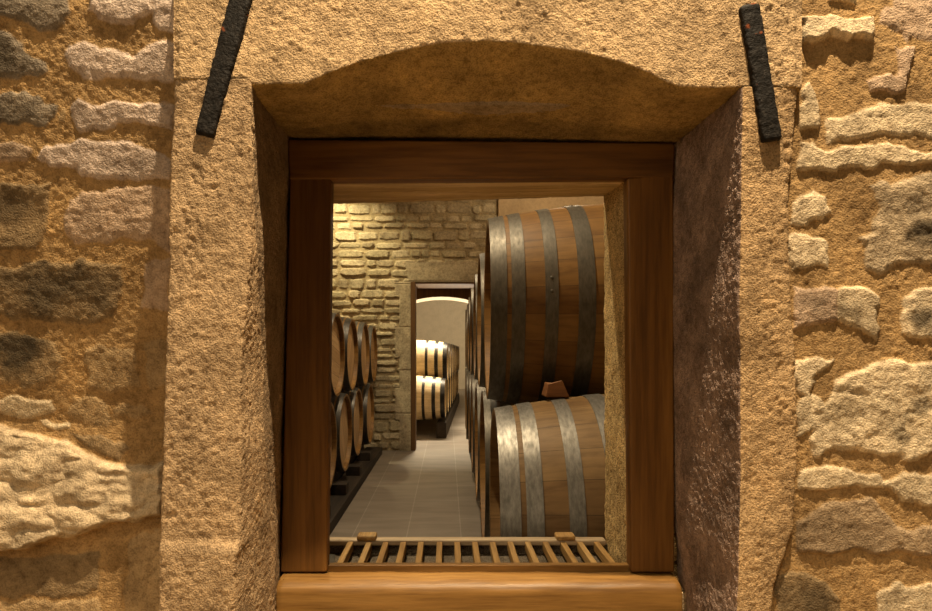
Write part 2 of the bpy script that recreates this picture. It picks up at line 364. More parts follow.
RIGHT = [
 st([(800,18),(815,17),(828,14),(845,18),(872,16),(874,38),(850,40),(830,36),(815,43),(803,44),(798,30)], .020, 'cream', 3.5, tilt=(.1,.4), rough=.3, up=1.6),
 st([(826,-14),(858,-14),(858,2),(840,4),(826,3)], .010, 'cream', 2),
 st([(880,25),(885,8),(892,5),(895,-14),(960,-14),(960,46),(925,42),(915,38),(910,45),(900,33),(885,28)], .008, 'rose', 5, rough=.8, facets=.006),
 st([(893,48),(917,47),(908,75),(906,92),(868,93),(866,78),(898,75)], .014, 'rose', 2.5, tilt=(.6,.5), rough=.4),
 st([(800,88),(808,80),(815,95),(819,110),(819,127),(800,129)], .018, 'pale', 2.5, rough=.25),
 st([(825,138),(828,120),(855,112),(865,104),(900,104),(960,105),(960,138),(900,137),(880,135),(850,142),(826,141)], .012, 'pale', 4, rough=.55, facets=.004),
 st([(796,160),(799,142),(820,150),(840,147),(880,145),(905,147),(960,158),(960,166),(900,165),(875,167),(850,170),(830,173),(796,169)], .014, 'pale', 3, rough=.6, tilt=(0,.5)),
 st([(793,200),(797,195),(815,190),(826,195),(832,212),(825,222),(790,225)], .011, 'cream', 4, rough=.7),
 st([(783,240),(793,235),(815,235),(828,240),(829,265),(815,267),(792,268),(786,250)], .011, 'cream', 3.5, rough=.5),
 st([(872,185),(878,181),(890,186),(900,182),(915,176),(960,175),(960,262),(900,263),(880,274),(865,270),(865,245),(857,240),(872,235),(878,210),(875,195)], .015, (.44,.34,.22), 5, rough=.7, facets=.008, stains=[(922,232,15,.9),(910,208,14,.5)]),
 st([(793,286),(822,285),(838,293),(838,321),(815,322),(793,331)], .013, 'rose', 4, rough=.5, tilt=(0,.5), stains=[(818,302,14,.5)]),
 st([(838,292),(860,288),(878,294),(877,343),(862,330),(838,322)], .014, 'pale', 3, rough=.4, stains=[(845,312,12,.45)]),
 st([(904,295),(910,288),(960,288),(960,340),(915,340),(900,335)], .013, 'pale', 3.5, rough=.5, stains=[(922,320,15,.85)]),
 st([(795,360),(834,358),(822,372),(812,384),(806,400),(795,392)], .012, 'pale', 3),
 st([(836,378),(850,374),(875,362),(885,360),(905,362),(960,362),(960,440),(920,455),(905,460),(880,455),(835,450),(812,456),(808,420),(810,392),(822,402)], .017, 'cream', 4, rough=.6, facets=.012, stains=[(918,412,13,.75),(900,434,9,.6),(928,385,9,.5)]),
 st([(795,400),(809,392),(813,430),(797,434)], .011, 'pale', 3),
 st([(800,470),(820,466),(845,468),(865,473),(878,473),(885,480),(905,472),(960,472),(960,507),(915,505),(900,500),(895,490),(880,487),(860,487),(845,488),(825,490),(800,492)], .015, 'pale', 3, rough=.5, tilt=(0,.4)),
 st([(796,520),(815,512),(825,502),(845,500),(870,500),(890,515),(895,528),(960,523),(960,557),(900,553),(880,552),(850,549),(835,552),(796,552)], .015, (.36,.26,.16), 3.5, rough=.6, facets=.006, tilt=(0,.5)),
 st([(778,575),(800,570),(825,580),(840,600),(842,640),(772,640)], .011, 'brown', 4, stains=[(805,600,24,.6)]),
 st([(877,592),(895,584),(915,586),(960,575),(960,640),(878,640)], .010, 'pale', 2.5, rough=.25),
]
DW = .79           # front face of the dressed surround
px_m = DW / F
def front_wall(name, label, us, stones, dfun, seed, rel):
    vs = np.concatenate([np.arange(-330, -12, 5), np.arange(-12, 623, 1.25), np.arange(623, 1085, 5)])
    u, v = np.meshgrid(us, vs)
    h, col = rubble_field(u, v, stones, px_m, seed, relief=rel)
    d = dfun(u, v)
    V = np.stack([(u - VX) * px_m, d - h, HC + (VY - v) * px_m], -1).reshape(-1, 3)
    # plane is measured in pixels at DW; stretch to the plane's own depth so that outlines keep their place
    V[:, 0] *= (d / DW).ravel(); V[:, 2] = HC + (V[:, 2] - HC) * (d / DW).ravel()
    o = np_mesh(name, V, grid_quads(len(vs), len(us)), M['rubble'], col.reshape(-1, 3))
    return tag(o, label, 'wall', kind='structure')
rnd = random.Random(11)
tl = ['pink', 'grey', 'tan', 'rose', 'brown', 'pale']; tr = ['pale', 'cream', 'rose', 'tan']
def margins(u0, u1, inner0, inner1, tints):
    out = []
    for (a, b, c, d) in ((u0, u1, -330, -20), (u0, u1, 640, 1080)):
        out += coursed(a, b, c, d, 38, 62, 50, 120, 9, .013, 4, tints, rnd)
    a, b = inner0, inner1
    out += coursed(a + 60, b - 60, -20, 640, 38, 62, 50, 115, 9, .013, 4, tints, rnd)
    keep = []
    for q in out:                       # nothing of the unseen margin reaches into the traced stones
        U = [p[0] for p in q[0]]; W = [p[1] for p in q[0]]
        if max(W) < -15 or min(W) > 642 or max(U) < -18 or min(U) > 950: keep.append(q)
    return keep
usL = np.concatenate([np.arange(-460, -8, 5), np.arange(-8, 182, 1.25)])
usR = np.concatenate([np.arange(764, 942, 1.25), np.arange(942, 1400, 5)])
front_wall('wall_front_left', 'rubble stone wall with sandy mortar left of the small window', usL,
           LEFT + margins(-460, 180, -520, 20, tl), lambda u, v: .797 + .050 * np.clip((v - 5) / 245, 0, 1) + .042 * np.clip((v - 250) / 170, 0, 1), 3, .18)
front_wall('wall_front_right', 'rubble stone wall with pale stones right of the small window', usR,
           RIGHT + margins(770, 1400, 905, 1460, tr), lambda u, v: .806 + 0 * u, 21, .27)

# ------------------------------------------------------------------ dressed surround
def interp(tab, t):
    tab = sorted(tab); return np.interp(t, [a for a, b in tab], [b for a, b in tab])
def loft(name, label, prof_rows, mat, step, seed, amp, tint, tintfn=None, round_it=6, flip=False, pit=0.0):
    """prof_rows: (rows, k, 3) corner points of the profile for each row; subdivided, rounded and roughened into one stone face"""
    R_ = np.asarray(prof_rows, float); nr, k, _ = R_.shape
    seglen = np.linalg.norm(R_[:, 1:] - R_[:, :-1], axis=2).mean(0)
    cnt = np.maximum(2, (seglen / step).astype(int))
    cols = []; ids = []
    for s in range(k - 1):
        t = np.linspace(0, 1, cnt[s], endpoint=False)
        cols.append(R_[:, s:s+1] * (1 - t)[None, :, None] + R_[:, s+1:s+2] * t[None, :, None]); ids += [s] * cnt[s]
    cols.append(R_[:, -1:]); ids.append(k - 2)
    G = np.concatenate(cols, 1); ids = np.array(ids)
    for _ in range(round_it):
        G[:, 1:-1] = .25 * G[:, :-2] + .5 * G[:, 1:-1] + .25 * G[:, 2:]
    du = np.gradient(G, axis=1); dv = np.gradient(G, axis=0)
    n = np.cross(du, dv); n /= np.linalg.norm(n, axis=2, keepdims=True) + 1e-12
    if flip: n = -n
    p = G.reshape(-1, 3)
    disp = amp * (.5 * fbm(p * 30, 3, seed) + .75 * fbm(p * 150, 3, seed + 4, .75)) + .0040 * fbm(p * 8, 2, seed + 8)
    if pit:
        q = fbm(p * np.array((170, 170, 90)), 2, seed + 12); disp -= pit * np.clip(q - .30, 0, 1) * sstep(-.1, .35, fbm(p * 9, 2, seed + 15))
    p2 = p + n.reshape(-1, 3) * disp[:, None]
    c = np.tile(np.asarray(tint), (len(p), 1)) * (1 + .14 * fbm(p * 11, 4, seed + 20))[:, None]
    if tintfn: c = tintfn(c, G, np.broadcast_to(ids, G.shape[:2]), seed)
    o = np_mesh(name, p2, grid_quads(nr, G.shape[1]), mat, c)
    return tag(o, label, 'stonework', kind='structure')
STEP = .0019
C_HEWN = (.47, .325, .185)
# left jamb: wall side, front arris, chamfer, back edge
zt, zb = Z(79, DW), Z(1000, DW)
zs = np.arange(zb, zt, STEP)
pyA = VY - (zs - HC) / DW * F                                   # row in the photograph at the front plane
xo = X(interp([(75, 174), (140, 170), (200, 168), (330, 164), (480, 161), (611, 157), (900, 150)], pyA), DW)
x1 = X(interp([(79, 249), (180, 252), (250, 252), (300, 246), (370, 240), (545, 240), (560, 238), (620, 238)], pyA), DW)
dC = interp([(79, .80), (200, .805), (250, .815), (320, .85), (370, .883), (445, .87), (520, .925), (563, .955), (700, .955)], pyA)
pc = VY - (zs - HC) / dC * F
xC = interp([(79, -.2595), (250, -.258), (370, -.268), (445, -.268), (520, -.272), (563, -.273), (900, -.273)], pyA)
xB = interp([(79, -.2665), (300, -.273), (500, -.2815), (1000, -.2835)], pyA)
low = sstep(538, 552, pyA) * .010                                # the lower block stands a little proud
rows = [[(a, .872, z), (a, DW + .004 - l * .5, z), (b, DW - l, z), (c, d, z), (e, 1.012, z), (e - .01, 1.09, z)] for a, b, c, d, e, z, l in zip(xo, x1, xC, dC, xB, zs, low)]
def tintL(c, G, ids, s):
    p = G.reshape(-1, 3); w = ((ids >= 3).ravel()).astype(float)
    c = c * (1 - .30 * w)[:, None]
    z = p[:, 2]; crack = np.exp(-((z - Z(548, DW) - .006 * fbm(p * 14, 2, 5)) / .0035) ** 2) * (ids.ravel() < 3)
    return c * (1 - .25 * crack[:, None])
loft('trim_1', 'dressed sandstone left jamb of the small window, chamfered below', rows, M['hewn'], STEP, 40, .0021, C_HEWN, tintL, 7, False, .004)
# right jamb
zt = Z(86, DW); zs = np.arange(zb, zt, STEP); pyA = VY - (zs - HC) / DW * F
x1 = X(interp([(84, 743), (178, 741), (305, 740), (453, 740), (586, 738), (640, 735), (900, 735)], pyA), DW)
xo = X(interp([(0, 803), (101, 801), (203, 790), (305, 794), (351, 798), (453, 800), (530, 796), (586, 777), (611, 774), (900, 774)], pyA), DW)
xB = interp([(84, .3795), (500, .3795), (560, .383), (611, .392), (900, .395)], pyA)
rows = [[(e + .01, 1.09, z), (e, 1.012, z), (b, DW, z), (a, DW + .004, z), (a + .004, .872, z)] for a, b, e, z in zip(xo, x1, xB, zs)]
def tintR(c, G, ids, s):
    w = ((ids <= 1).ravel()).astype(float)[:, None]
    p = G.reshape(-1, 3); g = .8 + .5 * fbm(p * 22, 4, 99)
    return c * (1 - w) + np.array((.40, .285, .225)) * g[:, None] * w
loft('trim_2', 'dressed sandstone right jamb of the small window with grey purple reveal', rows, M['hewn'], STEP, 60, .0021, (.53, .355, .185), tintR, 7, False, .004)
# lintel: rows run along x, profile from the top of the front face under the arch to the frame
xs_px = np.arange(173, 804, 1.4)
arch = interp([(160, 80), (247, 80), (250, 85.5), (305, 84.5), (316, 80), (328, 74), (361, 62), (403, 51), (443, 43.5), (485, 41.3), (519, 43.6), (578, 52), (621, 63), (650, 74), (668, 84), (680, 87.5), (709, 89), (742, 88), (746, 88), (810, 88)], xs_px)
rows = []
for px, ay in zip(xs_px, arch):
    x = X(px, DW); za = Z(ay, DW)
    zb_ = np.interp(x, [-.27, .40], [1.412, 1.402]); zm = .42 * za + .58 * zb_
    e = .003 * max(0, 1 - abs(px - 174) / 6) + .003 * max(0, 1 - abs(px - 801) / 6)
    rows.append([(x, .87, 2.02), (x, DW + e, 2.0), (x, DW + e, za), (x, .90, zm - .002), (x, 1.012, zb_), (x, 1.09, zb_ + .004)])
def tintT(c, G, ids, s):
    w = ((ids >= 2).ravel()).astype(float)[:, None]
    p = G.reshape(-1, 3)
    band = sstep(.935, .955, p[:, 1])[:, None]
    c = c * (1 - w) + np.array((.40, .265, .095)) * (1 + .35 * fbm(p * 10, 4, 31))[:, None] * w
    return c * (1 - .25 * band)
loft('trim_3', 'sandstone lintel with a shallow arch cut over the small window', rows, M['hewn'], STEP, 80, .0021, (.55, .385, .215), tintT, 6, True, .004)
# core of the wall between the two faces, with the opening left free
mb = MB()
mb.box(-1.3, -.292, .90, 1.165, 0, 2.6).box(.405, 1.9, .90, 1.165, 0, 2.6).box(-.292, .405, .90, 1.165, 1.42, 2.6).box(-.292, .405, .985, 1.165, 0, .655)
tag(mb.build('wall_front', M['core']), 'thick masonry behind the rubble facing and under the window sill', 'wall', kind='structure')

# inner lining between the frame and the cellar
FZ = 1.0
def slab_grid(name, label, A, B, C_, D, mat, thick, seed, amp=.0025, step=.0035, off=1):
    """roughened quad A-B-C-D with a straight return behind it"""
    A, B, C_, D = [np.array(q, float) for q in (A, B, C_, D)]
    nu = max(3, int(np.linalg.norm(B - A) / step)); nv = max(3, int(np.linalg.norm(D - A) / step))
    s, t = np.meshgrid(np.linspace(0, 1, nu), np.linspace(0, 1, nv)); s = s[..., None]; t = t[..., None]
    G = (A * (1 - s) + B * s) * (1 - t) + (D * (1 - s) + C_ * s) * t
    n = np.cross(B - A, D - A); n /= np.linalg.norm(n)
    p = G.reshape(-1, 3); d = amp * (fbm(p * 40, 3, seed) + .6 * fbm(p * 140, 3, seed + 3))
    V = p + n * d[:, None]; Q = grid_quads(nv, nu)
    me = np_mesh(name, V, Q, mat)
    m = me.modifiers.new('thickness', 'SOLIDIFY'); m.thickness = thick; m.offset = off
    return tag(me, label, 'stonework', kind='structure')
xr0 = X(631, FZ); zi0 = Z(176, FZ)
slab_grid('trim_4', 'rough stone right cheek between window frame and cellar', (.3095, 1.025, .66), (.3075, 1.165, .66), (.3045, 1.165, 1.375), (.3075, 1.025, 1.375), M['reveal'], .09, 5)
slab_grid('trim_5', 'rough stone left cheek between window frame and cellar', (-.265, 1.165, .66), (-.208, 1.025, .66), (-.204, 1.025, 1.36), (-.26, 1.165, 1.36), M['reveal'], .03, 6)
slab_grid('trim_6', 'golden brown soffit board above window towards the cellar', (-.27, 1.165, 1.336), (.32, 1.165, 1.353), (.32, 1.025, 1.346), (-.27, 1.025, 1.345), M['soffit'], .05, 7, .0015, off=-1)

# ------------------------------------------------------------------ window frame
win = tag(empty('window_1', (0, FZ, Z(570, FZ))), 'small window with a red brown oak frame set in the stone surround', 'window', kind='structure')
def board(name, tl_, tr_, br_, bl_, d0, d1, mat, bevel=.004):
    L = win.location
    def q(pt, d, base): x, _, z = P(pt[0], pt[1], base); return (x - L.x, d - L.y, z - L.z)
    c = [q(bl_, d0, FZ), q(br_, d0, FZ), q(br_, d1, FZ), q(bl_, d1, FZ), q(tl_, d0, FZ), q(tr_, d0, FZ), q(tr_, d1, FZ), q(tl_, d1, FZ)]
    return MB().hexa(c).build(name, mat, win, bevel, 2)
board('stile', (290, 172), (331, 178), (326.5, 573), (280, 573), FZ, FZ + .028, M['frame'])
board('stile', (627.5, 178), (674, 172), (675, 573), (631, 573), FZ, FZ + .028, M['frame'])
board('head_rail', (288, 139), (675, 143), (674, 177.5), (289, 180), FZ - .002, FZ + .028, M['frame_h'])
# sill board: rounded nose in front of the frame
xa, xb = X(276, .965), X(682, .965)
prof = [(1.03, -.007), (.985, -.007), (.972, -.010), (.964, -.017), (.961, -.027), (.961, -.16), (1.03, -.16)]
v = []; f = []
NX = 60
for i in range(NX + 1):
    x = xa + (xb - xa) * i / NX
    w = .0005 * math.sin(i * .5) + .0003 * math.sin(i * 1.3)
    for (d, z) in prof: v.append((x, d - FZ + w * .3, z + w))
n = len(prof)
for i in range(NX):
    for j in range(n): f.append((i*n + j, i*n + (j+1) % n, (i+1)*n + (j+1) % n, (i+1)*n + j))
f.append(tuple(range(n))[::-1]); f.append(tuple(NX*n + j for j in range(n)))
sl = mesh_obj('sill', v, f, M['sill'], win, True); sl['label'] = 'golden oak sill board with rounded nose'
bv = sl.modifiers.new('bevel', 'BEVEL'); bv.width = .002; bv.limit_method = 'ANGLE'; bv.angle_limit = 1.0

# grate on the sill
ZG = .692
tag(MB().box(-.268, .322, 1.005, 1.165, .64, .664).box(-.268, .322, 1.150, 1.1645, .664, .681).build('trim_7', M['grit']), 'gritty grey stone sill bed showing between the wooden slats', 'sill', kind='structure')
gr = tag(empty('slatted_grate', (.04, 1.09, .664)), 'wooden slatted grate lying on the window sill behind the oak board', 'grate')
def gpart(name, x0, x1, y0, y1, z0, z1, mat, bev=.0015):
    L = gr.location
    return MB().box(x0 - L.x, x1 - L.x, y0 - L.y, y1 - L.y, z0 - L.z, z1 - L.z).build(name, mat, gr, bev)
gpart('front_rail', -.2035, .309, 1.012, 1.026, .664, ZG - .0015, M['sill'])
br_ = gpart('back_rail', -.252, .303, 1.141, 1.164, .681, ZG, M['rail_light'], .003); br_['label'] = 'pale wooden back rail'
for px in (343, 363, 381, 400, 419, 439, 458, 477, 496, 515, 534, 553, 572, 590, 608):
    x = X(px, 1.06); gpart('slat', x - .0055, x + .0055, 1.024, 1.143, .672, ZG - .003, M['slat'])
for px in (367, 565):
    x = X(px, 1.15); b_ = gpart('stop_block', x - .018, x + .018, 1.138, 1.166, ZG - .001, ZG + .009, M['slat'], .003)
tag(mesh_obj('metal_strip', *(lambda m: (m.v, m.f))(MB().hexa([(-.207, 1.03, .6645), (-.196, 1.03, .6645), (-.211, 1.13, .6645), (-.222, 1.13, .6645), (-.207, 1.03, .669), (-.196, 1.03, .669), (-.211, 1.13, .669), (-.222, 1.13, .669)])), M['hoop']),
    'short grey metal strip lying at the left end of the slatted grate', 'metal strip')

# ------------------------------------------------------------------ iron bars on the lintel
def iron_bar(label, top, bot, wt, wb, dt, db, seed):
    A = np.array(P(top[0], top[1], dt)); B = np.array(P(bot[0], bot[1], db))
    ax = B - A; L = np.linalg.norm(ax); ax /= L
    side = np.cross(ax, (0, 1, 0)); side /= np.linalg.norm(side); nrm = np.cross(side, ax)
    o = empty('iron_bar', tuple(B)); 
    rows, NC = 70, 32; V = []; 
    for i in range(rows + 1):
        t = i / rows; c = A + ax * L * t
        w = (wt + (wb - wt) * t) * .5
        for j in range(NC):
            a = 2 * PI * j / NC; cx, cy = math.cos(a), math.sin(a); e = .45
            V.append(c + side * w * math.copysign(abs(cx) ** e, cx) + nrm * w * .8 * math.copysign(abs(cy) ** e, cy))
    V = np.array(V)
    for e_, cc in ((0, A), (rows, B)):                  # rounded ends
        k = slice(e_ * NC, (e_ + 1) * NC); V[k] = cc + (V[k] - cc) * .86
    cen = np.repeat(np.array([A + ax * L * i / rows for i in range(rows + 1)]), NC, 0)
    r = V - cen; r /= np.linalg.norm(r, axis=1, keepdims=True)
    V = V + r * (0.0013 * fbm(V * 45, 3, seed) + .0011 * fbm(V * 160, 3, seed + 1))[:, None] + side * (0.0008 * fbm(cen * 30, 2, seed + 2))[:, None]
    fs = []
    for i in range(rows):
        for j in range(NC): fs.append((i*NC + j, i*NC + (j+1) % NC, (i+1)*NC + (j+1) % NC, (i+1)*NC + j))
    fs.append(tuple(range(NC))[::-1]); fs.append(tuple(rows*NC + j for j in range(NC)))
    mesh_obj_ = mesh_obj('iron_bar', V - B, fs, M['iron'], None, True)
    mesh_obj_.location = tuple(B); bpy.data.objects.remove(o); mesh_obj_.name = 'iron_bar'
    bm_ = mesh_obj_.modifiers.new('bevel', 'BEVEL'); bm_.width = .002; bm_.limit_method = 'ANGLE'; bm_.angle_limit = 1.1
    return tag(mesh_obj_, label, 'iron bar', 'charred iron bars above the window')
iron_bar('blackened iron bar slanting down to the left above the upper left corner of the window', (251, -30), (206, 137), .030, .0265, .7945, .7945, 5)
iron_bar('blackened iron bar slanting down to the right above the upper right corner of the window', (747, 8), (770, 142), .0265, .0265, .7945, .793, 9)

# ------------------------------------------------------------------ cellar shell
DF = 6.4                                                          # far wall
def sbox(name, label, cat, x0, x1, y0, y1, z0, z1, mat):
    return tag(MB().box(x0, x1, y0, y1, z0, z1).build(name, mat), label, cat, kind='structure')
sbox('floor', 'grey beige tiled cellar floor running down the aisle', 'floor', -2.6, 2.6, 1.165, 17.2, -.1, 0, M['tiles'])
sbox('floor_bounce', 'unseen floor added in front of the window wall to bounce light up', 'floor', -2.6, 2.6, -3.5, .80, -.1, 0, M['plaster'])  # added out of view, pale so that light bounces up under the lintel
sbox('wall_left', 'plastered side wall behind the left barrel stack', 'wall', -2.0, -1.9, 1.165, DF, 0, 3.1, M['plaster'])
sbox('wall_right', 'plastered side wall behind the right barrel stack', 'wall', 1.7, 1.8, 1.165, DF, 0, 3.1, M['plaster'])
sbox('ceiling', 'plastered cellar ceiling', 'ceiling', -2.6, 2.6, 1.0, DF + .5, 3.1, 3.2, M['plaster'])
sbox('wall_near', 'upper cellar wall above the window seen from inside', 'wall', -2.0, 1.8, 1.10, 1.16, 2.6, 3.1, M['core'])
sbox('wall_pier', 'smooth beige plaster beside the rubble end wall', 'wall', 0.545, 1.8, DF - .06, DF + .5, 0, 3.1, M['plaster'])
# rubble end wall with the doorway
DX0, DX1, DZ = X(411, DF), .50, Z(282, DF)
us = np.arange(-1.9, .545, .009); vs = np.arange(0, 3.1, .004)
u, v_ = np.meshgrid(us, vs)
rr = random.Random(5)
TINT.update({'c1': (.46, .39, .255), 'c2': (.40, .335, .21), 'c3': (.50, .42, .28), 'c4': (.36, .295, .19)})
sts = [s for s in coursed(-1.95, .6, 0, 3.1, .055, .13, .09, .30, .009, .019, .011, ['c1', 'c2', 'c3', 'c4'], rr)]
h, col = rubble_field(u, v_, sts, 1.0, 33, (.36, .285, .165))
# dressed door blocks: flat faces round the doorway
zl0, zl1 = DZ, Z(262, DF)
xb0 = X(397, DF) + .025 * np.sign(np.sin(v_ * 9.5))
dress = ((u > xb0) & (u < DX1 + .14) & (v_ < zl0 + .001)) | ((u > X(404, DF) + .25 * (zl1 - v_)) & (u < DX1 + .2) & (v_ >= zl0) & (v_ < zl1))
jl = np.minimum(np.abs(((v_ + .07) % .46) - .23 + .23), np.abs(v_ - zl0))
hd = .016 + .002 * fbm(np.stack([u.ravel() * 12, v_.ravel() * 12, 0 * u.ravel()], 1), 3, 4).reshape(u.shape) - .008 * np.exp(-(jl / .012) ** 2)
h = np.where(dress, hd, h); col = np.where(dress[..., None], np.array((.44, .37, .25)) * (1 + .12 * hd[..., None] / .016 - .12), col)
V = np.stack([u, DF - h, v_], -1).reshape(-1, 3); Q = grid_quads(len(vs), len(us))
cq = V[Q].mean(1); keep = ~((cq[:, 0] > DX0) & (cq[:, 0] < DX1) & (cq[:, 2] < DZ))
tag(np_mesh('wall_back', V, Q[keep], M['cellar_rubble'], col.reshape(-1, 3)), 'rubble stone end wall of the cellar around the doorway', 'wall', kind='structure')
mb = MB(); mb.box(-2.6, DX0 - .0, DF + .03, DF + .5, 0, 3.1).box(DX1, 2.6, DF + .03, DF + .5, 0, 3.1).box(DX0, DX1, DF + .03, DF + .5, DZ + .005, 3.1)
tag(mb.build('wall_partition', M['core']), 'thick masonry of the doorway passage', 'wall', kind='structure')
# door lining
dr = tag(empty('door_1', (DX0, DF, 0)), 'open doorway with dark wooden lining in the rubble end wall', 'door', kind='structure')
MB().box(0, .05, -.015, .16, 0, DZ).build('side_lining', M['door_wood'], dr, .004)
MB().box(DX1 - DX0 - .05, DX1 - DX0, -.015, .16, 0, DZ).build('side_lining', M['door_wood'], dr, .004)
MB().box(.05, DX1 - DX0 - .05, 0, .5, DZ - .02, DZ).build('head_lining', M['door_wood'], dr, .004)
# arched band behind the doorway
ya0, ya1 = DF + .5, DF + .86
v = []; f = []; NA = 40; ax0, ax1 = -1.6, 2.0
for i in range(NA + 1):
    x = ax0 + (ax1 - ax0) * i / NA
    zc = 1.685 - .10 * ((x - (-.06)) / .5) ** 2 if abs(x + .06) < .8 else 1.685 - .256
    zc = max(zc, 1.42)
    v += [(x, ya0, zc), (x, ya1, zc - .004), (x, ya1, 2.4), (x, ya0, 2.4)]
for i in range(NA):
    b = i * 4
    for j in range(4): f.append((b + j, b + (j+1) % 4, b + 4 + (j+1) % 4, b + 4 + j))
ab = mesh_obj('trim_8', v, f, M['vault']); tag(ab, 'pale plaster arch just beyond the doorway', 'arch', kind='structure')
ab.data.materials.append(M['door_wood'])
for p in ab.data.polygons:
    if p.normal.y < -.5 or (abs(p.normal.y) > .5 and p.center.y < ya0 + .01): p.material_index = 1
# far room
v = []; f = []
for i in range(25):
    a = PI * i / 24; x = .1 - 2.1 * math.cos(a); z = .9 + 1.9 * math.sin(a)
    v += [(x, ya1, z), (x, 17, z)]
for i in range(24): f.append((2*i, 2*i+1, 2*i+3, 2*i+2))
tag(mesh_obj('ceiling_vault', v, f, M['vault'], None, True), 'pale barrel vault of the room beyond the doorway', 'ceiling', kind='structure')
sbox('wall_far_end', 'plain pale plaster end wall of the room beyond', 'wall', -2.6, 2.6, 17, 17.1, 0, 3.1, M['vault'])
sbox('wall_far_left', 'left side wall of the room beyond', 'wall', -2.1, -2.0, DF + .5, 17, 0, 1.0, M['vault'])
sbox('wall_far_right', 'right side wall of the room beyond', 'wall', 2.2, 2.3, DF + .5, 17, 0, 1.0, M['vault'])

# ------------------------------------------------------------------ barrels (axis along X, origin at the centre)
def make_barrel(rb, rh, L, hoops, ms, mh, mhoop, label, group):
    root = tag(empty('wine_barrel'), label, 'barrel', group)
    prof_r = lambda x: rb - (rb - rh) * (abs(x) / (L / 2)) ** 1.9
    NS, NL = 64, 36
    v = []; f = []
    xs_ = [-L/2 + L * i / NL for i in range(NL + 1)]
    ring = [(x, prof_r(x)) for x in xs_]
    ri = rh - .022
    inner0 = [(-L/2 + .002, ri + .004), (-L/2 + .035, ri)]; inner1 = [(L/2 - .035, ri), (L/2 - .002, ri + .004)]
    full = inner0[::-1] + [(-L/2, rh - .012)] + ring + [(L/2, rh - .012)] + inner1[::-1]
    for (x, r) in full:
        for j in range(NS):
            a = 2 * PI * j / NS; v.append((x, r * math.sin(a), r * math.cos(a)))
    for i in range(len(full) - 1):
        for j in range(NS): f.append((i*NS + j, (i+1)*NS + j, (i+1)*NS + (j+1) % NS, i*NS + (j+1) % NS))
    o = mesh_obj('staves', v, f, ms, root, True); o.data.set_sharp_from_angle(angle=.7)
    for sgn in (-1, 1):
        x = sgn * (L/2 - .03); v = []; f = []
        for dx in (0, -sgn * .02):
            for j in range(NS):
                a = 2 * PI * j / NS; v.append((x + dx, (ri + .003) * math.sin(a), (ri + .003) * math.cos(a)))
        f.append(tuple(range(NS))); f.append(tuple(NS + j for j in range(NS))[::-1])
        for j in range(NS): f.append((j, NS + j, NS + (j+1) % NS, (j+1) % NS))
        mesh_obj('head', v, f, mh, root)
    for sgn in (-1, 1):
        for hi, (e0, e1) in enumerate(hoops):
            v = []; f = []; t = .0024
            a0, a1 = sgn * (L/2 - e0), sgn * (L/2 - e1)
            pr = []
            for k in range(5): x = a0 + (a1 - a0) * k / 4; pr.append((x, prof_r(x) + t))
            for k in range(5): x = a1 + (a0 - a1) * k / 4; pr.append((x, prof_r(x) - .001))
            m_ = len(pr)
            for (x, r) in pr:
                for j in range(NS):
                    a = 2 * PI * j / NS; v.append((x, r * math.sin(a), r * math.cos(a)))
            for i in range(m_):
                for j in range(NS): f.append((i*NS + j, ((i+1) % m_)*NS + j, ((i+1) % m_)*NS + (j+1) % NS, i*NS + (j+1) % NS))
            # two rivets and the lap of the band
            for rk in range(2):
                a = 1.2 * hi + .5 + rk * .12 + (0 if sgn > 0 else 2.3); xm = (a0 + a1) / 2; r = prof_r(xm) + t
                b = len(v); q = .005
                cx = np.array((xm, r * math.sin(a), r * math.cos(a))); nn = np.array((0, math.sin(a), math.cos(a))); tt = np.array((0, math.cos(a), -math.sin(a))); xx = np.array((1, 0, 0))
                for k in range(8): v.append(tuple(cx + q * (math.cos(k*PI/4) * xx + math.sin(k*PI/4) * tt)))
                v.append(tuple(cx + nn * .003))
                for k in range(8): f.append((b + k, b + (k+1) % 8, b + 8))
            ho = mesh_obj('hoop', v, f, mhoop, root, True); ho.data.set_sharp_from_angle(angle=.7)
    return root
def dup(root, loc, rot, label, group=None):
    r = root.copy(); COL.objects.link(r); r.location = loc; r.rotation_euler = rot; r['label'] = label
    if group: r['group'] = group
    for ch in list(root.children):
        c = ch.copy(); COL.objects.link(c); c.parent = r
    return r
HO = [(.0, .044), (.056, .092), (.144, .178), (.230, .274)]
RB, RH, BL = .325, .279, .90
ordn = ['first', 'second', 'third', 'fourth', 'fifth', 'sixth', 'seventh', 'eighth', 'ninth', 'tenth']
G1 = 'barrels stacked on the right of the aisle'
near = make_barrel(RB, RH, BL, HO, M['stave_old'], M['head_old'], M['hoop'], 'aged oak barrel nearest the window, on top at the right, four grey hoops showing', G1)
near.location = (.126 + BL/2, 1.885, HC + .134); near.rotation_euler = (.4, 0, -.028)
low_ = dup(near, (.122 + BL/2, 1.545, HC - .428), (1.7, 0, -.028), 'aged oak barrel nearest the window, below at the right, with hoops coloured brighter as if lit', G1)
for ch in low_.children:
    k = 'hoop_lit' if ch.name.startswith('hoop') else 'stave_tan' if ch.name.startswith('staves') else None
    if k: ch.material_slots[0].link = 'OBJECT'; ch.material_slots[0].material = M[k]
for i in range(1, 7):
    if 1.885 + .67 * i < DF - .35:
        dup(near, (.124 + .010 * i + BL/2 + rnd.uniform(-.006, .006), 1.885 + .67 * i, HC + .134), (i * 1.3, 0, -.02), '%s barrel from the window in the upper tier right of the aisle' % ordn[i], G1)
for i in range(1, 8):
    if 1.545 + .67 * i < DF - .35:
        dup(near, (.120 + .008 * i + BL/2 + rnd.uniform(-.006, .006), 1.545 + .67 * i, HC - .428), (i * 2.1, 0, -.02), '%s barrel from the window in the lower tier right of the aisle' % ordn[i], G1)
G2 = 'barrels stacked on the left of the aisle'
